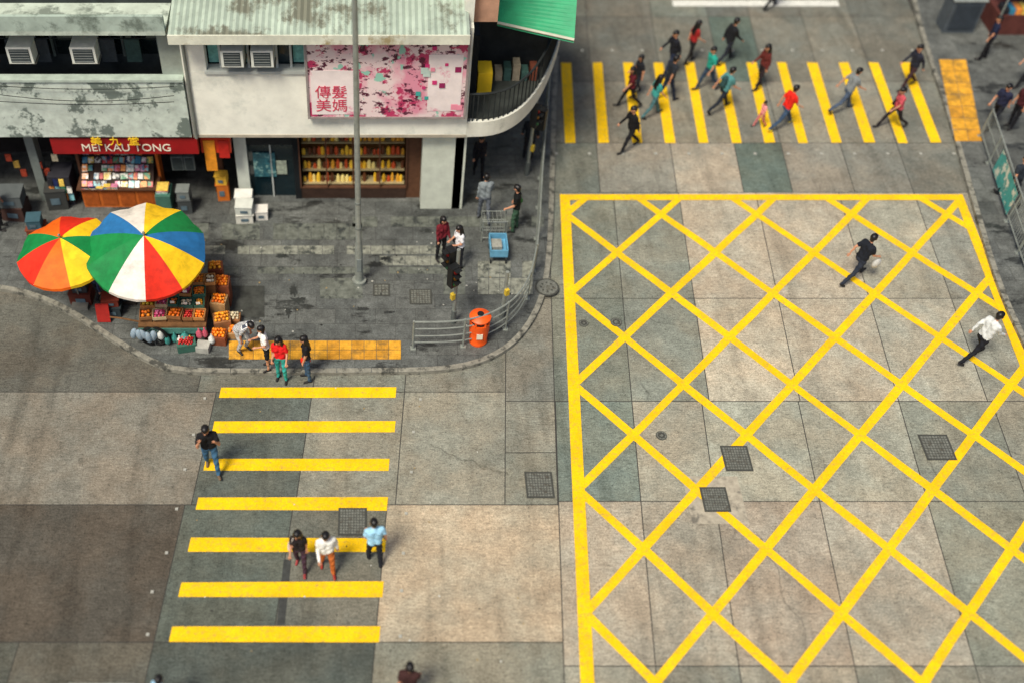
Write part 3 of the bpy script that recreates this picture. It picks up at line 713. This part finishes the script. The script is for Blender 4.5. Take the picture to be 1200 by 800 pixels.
railing([(484,408),(520,408),(556,404),(584,392),(604,376),(618,352),(624,322)])
railing([(625,318),(628,290),(630,250),(633,205),(637,160),(640,120)],bars=True,rails=(.15,1.05))
railing([(1148,160),(1162,205),(1180,262),(1205,335),(1235,400)],bars=True,rails=(.15,.6,1.05))
railing([(-60,856),(60,826),(170,826)],hh=1.05)
k=MB(); q=gp(1162,205,SW); q2=gp(1178,258,SW); d=(q2-q).normalized(); n_=Vector((-d.y,d.x,0))*-.05
k.add([q+n_+Vector((0,0,.2)),q2+n_+Vector((0,0,.2)),q2+n_+Vector((0,0,1.)),q+n_+Vector((0,0,1.))],[(0,1,2,3)],mat((70,160,152),.5,.3,6,stain=(220,220,200),sth=(.52,.56))); k.finish('railing_banner')
def signal(px,py,face,name='traffic_light',hp=2.9,heads=True):
    k=MB(); p=gp(px,py,SW); k.tube([(p.x,p.y,SW),(p.x,p.y,hp)],.05,galv,10); k.tube([(p.x,p.y,SW),(p.x,p.y,SW+.5)],.075,mat((90,96,94),.5,.1,5),10)
    rt=Matrix.Rotation(math.radians(face),3,'Z'); bk=mat((18,20,20),.5,.1,5)
    for ang,zz in (((0,hp-.45),(95,hp-.75)) if heads else ()):
        rr=rt@Matrix.Rotation(math.radians(ang),3,'Z'); c=Vector((p.x,p.y,zz))+rr@Vector((-.2,-.1,0))
        k.box(c,(.26,.2,.7),bk,rr)
        for i,cc in enumerate(((120,20,16),(120,80,16),(20,90,50))):
            a=c+rr@Vector((0,-.105,.22-.22*i)); b_=c+rr@Vector((0,-.125,.22-.22*i)); k.tube([a,b_],.08,mat(cc,.3,.1,5),12)
            h0=c+rr@Vector((0,-.10,.32-.22*i)); k.box(h0+rr@Vector((0,-.07,-.0)),(.18,.14,.015),bk,rr)
    k.box(Vector((p.x,p.y,1.2))+rt@Vector((0,-.08,0)),(.11,.10,.2),mat((205,175,50),.5,.1,5),rt)
    k.finish(name,smooth=35)
signal(531,378,-60); signal(588,372,30,'sign_post',hp=1.9,heads=False); signal(617,205,60,hp=3.)
k=MB(); p=gp(583,304,SW); bl=mat((100,160,190),.5,.2,6)
k.box((p.x,p.y+.15,.42),(.5,.7,.06),bl)
for sx in(-.24,.24): k.box((p.x+sx,p.y+.15,.55),(.03,.7,.24),bl)
for sy in (-.2,.5): k.box((p.x,p.y+sy,.55),(.5,.03,.24),bl)
k.box((p.x-.05,p.y+.2,.52),(.3,.35,.12),mat((150,150,140),.8,.3,9)); 
for sx in(-.22,.22):
    k.tube([(p.x+sx,p.y+.5,.2),(p.x+sx,p.y+.55,1.05),(p.x+sx*.8,p.y+.5,1.12)],.015,met)
    for sy in(-.15,.45):
        k.tube([(p.x+sx-.015,p.y+sy,SW+.07),(p.x+sx+.015,p.y+sy,SW+.07)],.07,dark,12); k.tube([(p.x+sx,p.y+sy,SW+.1),(p.x+sx,p.y+sy,.42)],.012,met)
k.tube([(p.x-.2,p.y+.5,1.1),(p.x+.2,p.y+.5,1.1)],.015,met); k.finish('hand_trolley')
k=MB(); p=gp(578,284,SW)
for sx in(-.35,.35):
    for sy in(0,.45): k.tube([(p.x+sx,p.y+sy,SW),(p.x+sx,p.y+sy,.95)],.02,galv)
for z in (.3,.6,.93): 
    for sy in (0,.45): k.tube([(p.x-.35,p.y+sy,z),(p.x+.35,p.y+sy,z)],.012,galv)
    for i in range(6): k.tube([(p.x-.3+.12*i,p.y,z),(p.x-.3+.12*i,p.y+.45,z)],.007,galv,5)
k.finish('display_rack')
k=MB(); p=gp(1108,44,SW)
k.box((p.x+.5,p.y+.6,.75),(1.1,.7,1.25),mat((76,84,90),.5,.2,4)); k.box((p.x+.5,p.y+.22,.8),(.9,.03,1.),mat((50,58,66),.5,.2,4)); k.box((p.x+.5,p.y+.6,1.4),(1.2,.8,.05),mat((130,136,132),.5,.2,4)); k.finish('utility_cabinet',bevel=.02)
k=MB(); p=gp(1160,45,SW)
for dx in(0,2.6):
    for dy in(0,1.8): k.tube([(p.x+dx,p.y+dy,SW),(p.x+dx,p.y+dy,2.5)],.03,galv)
k.box((p.x+1.3,p.y+.9,2.55),(3.,2.2,.06),mat((60,40,38),.7,.3,2),Matrix.Rotation(.1,3,'X')); k.box((p.x+1.3,p.y+.9,.5),(2.4,1.4,.8),mat((90,50,44),.7,.3,3))
for i in range(10): k.box((p.x+.3+.22*i,p.y+.5,1.0),(.18,.5,.2),mat(random.choice(magc),.6,.2,5))
k.finish('market_stall')
# ---------- people ----------
SK=(196,140,108)
def dirv(a,b,side): return Vector((side*math.sin(b),math.sin(a)*math.cos(b),-math.cos(a)*math.cos(b)))
def cap_mesh(mb,a,b,ra,rb,m_,n=12):
    d=b-a; L=d.length
    if L<1e-4: mb.ell(a,(ra,ra,ra),m_,12,8); return
    d/=L; pts=[];rs=[]
    for t in (-.98,-.8,-.45): pts.append(a+d*ra*t); rs.append(ra*math.sqrt(1-t*t))
    pts.append(a);rs.append(ra);pts.append(b);rs.append(rb)
    for t in (.45,.8,.98): pts.append(b+d*rb*t); rs.append(rb*math.sqrt(1-t*t))
    mb.tube(pts,rs,m_,n)
POSES={
 'stand':dict(lt=2,rt=-2,lk=2,rk=2,la=(4,8,12),ra=(2,8,14),lean=1),
 'stand2':dict(lt=8,rt=-3,lk=14,rk=0,la=(15,10,50),ra=(8,10,20),lean=2),
 'walk':dict(lt=24,rt=-18,lk=8,rk=22,la=(-22,8,14),ra=(22,8,24),lean=4),
 'walk2':dict(lt=-16,rt=20,lk=26,rk=4,la=(20,9,26),ra=(-20,8,12),lean=4),
 'stroll':dict(lt=14,rt=-10,lk=5,rk=14,la=(-10,8,20),ra=(14,8,40),lean=3),
 'stride':dict(lt=34,rt=-26,lk=10,rk=26,la=(-32,10,18),ra=(32,8,40),lean=9),
 'stride2':dict(lt=-28,rt=34,lk=30,rk=8,la=(30,10,44),ra=(-30,9,16),lean=9),
 'drink':dict(lt=16,rt=-12,lk=6,rk=16,la=(30,14,120),ra=(36,12,128),lean=3),
 'phone':dict(lt=3,rt=-3,lk=4,rk=2,la=(14,8,85),ra=(16,8,88),lean=4),
 'bend':dict(lt=38,rt=26,lk=56,rk=46,la=(20,6,30),ra=(34,6,28),lean=50),
 'hold':dict(lt=10,rt=-8,lk=4,rk=12,la=(6,8,70),ra=(4,12,20),lean=3),
}
def person(kind,px,py,face,pose,top,bot,hair='short',h=1.70,z=0.,sleeve='short',skirt=None,legs='long',bag=None,hairc=(16,13,13),shoe=(40,38,38),nod=8,turn=0,skin=SK,vox=.02,topm=None):
    f=kind!='man'; ps=dict(POSES[pose]); ra_=math.radians
    MS=mat(skin,.5,.06,9,name='skin'); MT=topm or mat(top,.85,.22,9,name='shirt_cloth'); MBt=mat(bot,.85,.22,9,name='trouser_cloth'); MH=mat(hairc,.45,.2,20,name='hair'); MSh=mat(shoe,.6,.1,8,name='shoe')
    caps=[]
    def cp(a,b,r1,r2,m_): caps.append((Vector(a),Vector(b),r1,r2,m_))
    jit=lambda s:random.uniform(-s,s)
    hipw=.095; sh=.150 if f else .178; gb=.93 if f else 1.
    Pv=Vector((0,0,.93)); TR=Matrix.Rotation(-ra_(ps['lean']),3,'X')
    T=lambda x,y,zz: Pv+TR@Vector((x,y,zz))
    low=[]; handdat=[]
    for s,tk,kk in ((-1,'lt','lk'),(1,'rt','rk')):
        a=ra_(ps[tk]+jit(5)); kn=ra_(ps[kk]+jit(3)); hp=Pv+Vector((s*hipw,0,-.03))
        K=hp+dirv(a,ra_(2),s)*.42; An=K+dirv(a-kn,ra_(1),s)*.41
        if legs=='long':
            cp(hp,K,.088*gb,.064*gb,MBt); cp(K,An,.063*gb,.050*gb,MBt)
        elif legs=='shorts':
            cp(hp,hp.lerp(K,.85),.092*gb,.078*gb,MBt); cp(hp,K,.075,.052,MS); cp(K,An,.052,.034,MS)
        else:
            cp(hp,K,.08,.052,MS); cp(K,An,.05,.034,MS)
        sa=a-kn; ph=sa*.75 if sa<0 else min(sa,.15)
        fd=Vector((s*.1,math.cos(ph),math.sin(ph))).normalized()
        heel=An+Vector((0,0,-.045))-fd*.03; toe=heel+fd*.19
        cp(heel,toe,.040,.034,MSh); cp(An+Vector((0,0,-.03)),heel,.04,.04,MSh); low.append(min(heel.z-.04,toe.z-.034))
    cp(Pv+Vector((-.062,0,.0)),Pv+Vector((.062,0,.0)),.112,.112,MBt if not skirt else mat(skirt,.8,.14,8,name='skirt_cloth'))
    if skirt:
        MK=mat(skirt,.8,.14,8,name='skirt_cloth'); 
        for s in (-1,1): cp(Pv+Vector((s*.05,0,.02)),Pv+Vector((s*.1,0,-.42)),.10,.14,MK)
        cp(Pv,Pv+Vector((0,0,-.42)),.12,.16,MK)
    wr=.088 if f else .105
    for s in (-1,1):
        cp(T(s*.062,0,.06),T(s*.07,.0,.22),.112 if f else .118,wr,MT); cp(T(s*.07,0,.22),T(s*(.075 if f else .09),0,.42),wr,.098 if f else .112,MT)
        if f: cp(T(s*.065,.06,.36),T(s*.065,.06,.36),.062,.062,MT)
    cp(T(-sh+.02,0,.485),T(sh-.02,0,.485),.062,.062,MT); cp(T(0,-.01,.46),T(0,0,.53),.09,.062,MT)
    cp(T(0,0,.50),T(0,.01,.60),.052,.050,MS)
    for s,kk in ((-1,'la'),(1,'ra')):
        a,b_,e=[ra_(v+jit(6)) for v in ps[kk]]
        S0=T(s*sh,0,.48); ud=TR@dirv(a,b_,s); E=S0+ud*.28
        tw=-.35 if e>1.2 else 0.
        fdv=TR@dirv(a+e,b_*.3+tw,s); W=E+fdv*.24
        if sleeve=='long': cp(S0,E,.058,.048,MT); cp(E,W-fdv*.01,.046,.036,MT)
        elif sleeve=='none': cp(S0,E,.048,.038,MS); cp(E,W,.037,.026,MS)
        else: cp(S0,E.lerp(S0,.35),.060,.056,MT); cp(S0,E,.046,.038,MS); cp(E,W,.037,.026,MS)
        cp(W,W+fdv*.06,.028,.033,MS); handdat.append((W+fdv*.05,fdv,s))
    HR=Matrix.Rotation(ra_(turn+jit(15)),3,'Z')@Matrix.Rotation(-ra_(ps['lean']*.5+nod),3,'X'); hc=T(0,.015,.60)
    Hh=lambda x,y,zz: hc+HR@Vector((x,y,zz))
    cp(Hh(0,-.012,.125),Hh(0,.012,.115),.090,.088,MS); cp(Hh(0,.03,.07),Hh(0,.045,.045),.062,.045,MS)
    for s in(-1,1): cp(Hh(s*.092,-.005,.09),Hh(s*.092,-.01,.115),.014,.018,MS)
    cp(Hh(0,.095,.10),Hh(0,.112,.082),.012,.017,MS)
    HM=MH
    cp(Hh(0,-.03,.145),Hh(0,.01,.16),.098,.088,HM); 
    if hair in('long','short','bob'): cp(Hh(0,-.045,.07),Hh(0,-.04,.13),.068,.088,HM)
    if hair=='long':
        for s in(-1,0,1): cp(Hh(s*.05,-.05,.11),T(s*.07,-.10,.34),.062,.045,HM)
        for s in(-1,1): cp(Hh(s*.082,-.0,.12),T(s*.10,.02,.46),.032,.03,HM)
    if hair=='bob':
        for s in(-1,1): cp(Hh(s*.07,-.02,.12),Hh(s*.08,-.01,.02),.045,.04,HM)
    if hair=='pony': cp(Hh(0,-.045,.07),Hh(0,-.04,.13),.066,.088,HM); cp(Hh(0,-.13,.13),Hh(0,-.16,-.04),.035,.02,HM)
    if bag and bag[0]=='back': cp(T(0,-.17,.2),T(0,-.16,.42),.11,.10,mat(bag[1],.7,.15,8,name='bag_cloth'))
    sb=MB(); dm=mat((128,128,128))
    for (a,b_,r1,r2,_) in caps: cap_mesh(sb,a,b_,r1,r2,dm)
    tmp=sb.finish('tmp'); rm=tmp.modifiers.new('r','REMESH'); rm.mode='VOXEL'; rm.voxel_size=vox
    sm=tmp.modifiers.new('s','SMOOTH'); sm.factor=.5; sm.iterations=2
    dg=bpy.context.evaluated_depsgraph_get(); me=bpy.data.meshes.new_from_object(tmp.evaluated_get(dg)); bpy.data.objects.remove(tmp)
    nv=len(me.vertices); co=np.empty(nv*3); me.vertices.foreach_get('co',co); nf=len(me.polygons); ce=np.empty(nf*3); me.polygons.foreach_get('center',ce); ce=ce.reshape(-1,3)
    best=np.full(nf,1e9); idx=np.zeros(nf,int); out=MB(); mi=[out.mi(c[4]) for c in caps]
    for i,(a,b_,r1,r2,_) in enumerate(caps):
        A_=np.array(a);D=np.array(b_)-A_; dd=D.dot(D)
        t=np.clip((ce-A_)@D/dd,0,1) if dd>1e-9 else np.zeros(nf)
        ds=np.linalg.norm(ce-(A_+t[:,None]*D),axis=1)-(r1+(r2-r1)*t)
        q=ds<best; best[q]=ds[q]; idx[q]=i
    co=co.reshape(-1,3); amp=.007
    co=co+amp*np.stack([np.sin(co[:,2]*38+co[:,1]*21),np.sin(co[:,2]*33+co[:,0]*27+1.3),0*co[:,0]],1)*(co[:,2:3]<Pv.z+.45)
    out.v=[tuple(v) for v in co]; out.f=[tuple(p.vertices) for p in me.polygons]; out.m=[mi[i] for i in idx]
    bpy.data.meshes.remove(me)
    eye=mat((20,16,14),.3,.05,5); lip=mat((150,70,66),.5,.05,5)
    for s in(-1,1):
        out.ell(Hh(s*.034,.092,.115),(.013,.009,.008),eye,6,4,HR); out.ell(Hh(s*.034,.096,.135),(.02,.006,.005),MH,6,4,HR)
    out.ell(Hh(0,.092,.052),(.022,.01,.007),lip,6,4,HR)
    for (hp,d,s) in handdat:
        side=d.cross(Vector((0,0,1)) if abs(d.z)<.8 else Vector((0,1,0))).normalized(); pn=d.cross(side).normalized()
        for i,L in enumerate((.062,.074,.070,.054)):
            b0=hp+side*(.0165*(i-1.5)); b1=b0+d*L*.5; b2=b1+(d*.75+pn*.55)*L*.5
            out.tube([b0,b0+d*L*.25,b1,b2],[.009,.009,.0085,.007],MS,5)
        t0=hp-side*.024-d*.02; out.tube([t0,t0-side*.02+d*.025,t0-side*.026+d*.052],[.011,.010,.008],MS,5)
    if bag and bag[0]=='hand':
        w=handdat[1][0]; out.tube([w,w+Vector((0,0,-.13))],.008,mat(bag[1],.6,.1,5)); out.ell(w+Vector((0,0,-.26)),(.08,.15,.16),mat(bag[1],.6,.15,6,name='bag_cloth'),10,7)
    if bag and bag[0]=='shoulder':
        bm_=mat(bag[1],.6,.15,6,name='bag_cloth'); c_=T(sh+.07,-.02,.05); out.ell(c_,(.06,.15,.13),bm_,10,7); out.tube([c_+Vector((0,.08,.1)),T(sh-.04,.06,.55),T(sh-.04,-.06,.55),c_+Vector((0,-.08,.1))],.012,bm_,6)
    mz=min(low); sc=h/1.76; g0=gp(px,py,z); M=Matrix.Rotation(ra_(face-90),3,'Z')
    out.v=[tuple(g0+M@((Vector(v)-Vector((0,0,mz)))*sc)) for v in out.v]
    return out.finish({'man':'pedestrian_man','woman':'pedestrian_woman','child':'pedestrian_child'}[kind],smooth=180)
blk=(24,24,26)
person('man',250,550,-80,'drink',(24,24,26),(60,100,130),h=1.86,shoe=(110,90,70),nod=14)
person('woman',353,665,-95,'stroll',(34,28,30),(66,46,60),'long',1.66,shoe=(150,60,60),bag=('shoulder',(200,190,180)))
person('man',384,669,-80,'stroll',(236,236,228),(190,104,50),'short',1.74,sleeve='long',shoe=(150,50,40))
person('man',439,659,100,'hold',(160,210,236),(30,34,42),'short',1.74)
person('man',283,410,-40,'bend',(220,220,220),(176,176,172),'short',1.72,z=SW,topm=striped((236,236,232),(70,76,90),11,2),legs='long',skin=(180,120,90))
person('woman',314,431,200,'phone',(236,236,230),(30,30,34),'bob',1.66,z=SW,legs='shorts')
person('woman',331,444,-100,'stand2',(214,30,32),(50,160,150),'long',1.70,legs='long')
person('woman',361,444,190,'stand',(26,26,30),(58,84,110),'long',1.70,bag=('hand',(230,50,30)))
person('woman',516,304,-60,'stand',(110,30,40),(30,30,32),'bob',1.66,z=SW,sleeve='long')
person('woman',537,313,-150,'phone',(226,226,228),(30,32,38),'long',1.62,z=SW,bag=('shoulder',(40,40,44)))
person('man',602,270,170,'stand2',(18,20,20),(60,90,70),'short',1.72,z=SW,bag=('shoulder',(60,120,60)))
person('man',566,258,95,'stroll',(124,132,134),(90,96,104),'short',1.74,z=SW,sleeve='long')
person('woman',560,208,-90,'stroll',(28,26,30),(24,24,28),'long',1.66,z=SW,sleeve='long')
person('man',618,186,80,'stand',(30,34,40),(30,30,34),'short',1.7,z=SW,sleeve='long')
person('woman',118,352,-30,'bend',(50,60,90),(30,30,34),'short',1.6,z=SW,sleeve='long')
person('man',4,268,0,'stand',(80,40,34),(30,30,34),'short',1.7,z=SW)
vis=dict(vox=.024)
person('man',735,176,200,'walk',blk,(26,26,30),sleeve='long',h=1.76,**vis)
person('woman',735,126,190,'walk2',(90,26,34),blk,'long',1.66,**vis)
person('woman',744,112,200,'stroll',(30,32,38),(40,44,56),'bob',1.6,**vis)
person('woman',762,137,15,'walk',(60,150,144),(70,110,116),'long',1.66,**vis)
person('man',779,118,20,'walk2',(36,40,46),(30,40,60),h=1.76,**vis)
person('man',783,88,200,'walk',(28,30,38),(36,44,66),sleeve='long',h=1.78,**vis)
person('woman',806,74,15,'stroll',(150,36,36),(30,30,34),'long',1.66,**vis)
person('man',826,106,-160,'walk2',(40,150,134),(46,64,84),h=1.76,**vis)
person('man',848,74,20,'walk',(26,28,32),(36,40,50),sleeve='long',h=1.78,**vis)
person('man',842,130,25,'stride',(76,130,130),(30,36,46),bag=('back',(40,70,70)),h=1.76,**vis)
person('woman',887,104,200,'stroll',(96,40,36),(44,36,40),'long',1.74,sleeve='long',**vis)
person('man',914,150,20,'stride',(214,36,24),(56,76,100),h=1.74,shoe=(220,200,60),**vis)
person('child',889,149,200,'walk2',(236,150,150),(200,110,110),'bob',1.05,**vis)
person('man',985,131,15,'stride',(124,130,132),(70,84,104),h=1.76,**vis)
person('woman',1043,150,195,'stride2',(190,80,90),(34,30,34),'pony',1.7,bag=('shoulder',(40,30,34)),**vis)
person('man',1060,104,195,'walk',(36,38,50),(60,40,44),sleeve='long',h=1.76,**vis)
person('man',902,10,20,'walk',(40,44,48),(30,32,36),**vis)
person('man',998,328,25,'stride',(26,30,38),(40,46,58),'short',1.82,sleeve='short',bag=('hand',(190,190,184)))
person('man',1137,420,20,'stride',(206,210,208),(24,26,32),'short',1.84,sleeve='long')
person('man',1160,148,215,'walk',(34,38,60),(28,30,36),z=SW,**vis); person('man',1182,150,200,'stand',(70,30,34),(26,26,30),z=SW,**vis)
person('woman',1195,100,200,'walk',(26,26,30),(26,26,30),'long',1.6,z=SW,**vis)
person('man',1178,235,100,'walk',(40,46,54),(26,30,36),z=SW,**vis)
person('man',1150,70,160,'stand',(30,36,60),(26,26,30),z=SW,**vis)
person('man',478,822,80,'walk',(60,36,34),(30,30,34),'short',1.7); person('woman',196,834,60,'walk',(150,190,215),(40,40,46),'short',1.6)
# ---------- litter ----------
k=MB()
for i in range(30):
    q=gp(random.uniform(230,640),random.uniform(440,780),.020); k.box(q,(random.uniform(.02,.05),random.uniform(.02,.04),.006),mat(random.choice(((200,200,190),(60,60,56),(150,130,90))),.8,.1,5),Matrix.Rotation(random.random()*3,3,'Z'))
for i in range(60):
    q=gp(random.uniform(230,620),random.uniform(255,395),SW+.014); k.box(q,(random.uniform(.02,.06),random.uniform(.02,.05),.006),mat(random.choice(((180,180,170),(40,40,38),(150,130,90))),.8,.1,5),Matrix.Rotation(random.random()*3,3,'Z'))
k.finish('litter')
k=MB(); a=gp(337,655,.008); b_=gp(329,732,.008); k.quad(a+Vector((-.09,0,0)),b_+Vector((-.09,0,0)),b_+Vector((.09,0,0)),a+Vector((.09,0,0)),mat((62,64,62),.8,.3,8)); k.finish('road_repair_strip')
# ---------- light ----------
w=bpy.data.worlds.new('World'); scene.world=w; w.use_nodes=True; nt=w.node_tree
sky=nt.nodes.new('ShaderNodeTexSky'); sky.sky_type='NISHITA'; sky.sun_disc=False
sky.air_density=.7; sky.dust_density=4.
sv=Vector((-.35,-.45,.95)).normalized(); el=math.asin(sv.z); az=math.atan2(sv.x,sv.y)
sky.sun_elevation=el; sky.sun_rotation=az
nt.links.new(sky.outputs[0],nt.nodes['Background'].inputs['Color']); nt.nodes['Background'].inputs['Strength'].default_value=.11
L=bpy.data.lights.new('sun','SUN'); L.energy=3.5; L.angle=math.radians(16); L.color=(1,.93,.79)
lo=bpy.data.objects.new('sun',L); scene.collection.objects.link(lo); lo.rotation_euler=(-sv).to_track_quat('-Z','Y').to_euler(); lo.location=(0,0,30)
# ---------- camera ----------
cam=bpy.data.cameras.new('camera'); co=bpy.data.objects.new('camera',cam); scene.collection.objects.link(co)
co.location=(0,0,H); co.rotation_euler=(math.pi/2-P,0,0); cam.sensor_width=36; cam.lens=36*F/1200; cam.shift_x=(600-CX)/1200; cam.clip_end=1200
cam.dof.use_dof=True; cam.dof.focus_distance=28.9; cam.dof.aperture_fstop=.115
scene.camera=co
scene.view_settings.view_transform='Standard'; scene.view_settings.look='None'; scene.view_settings.exposure=0
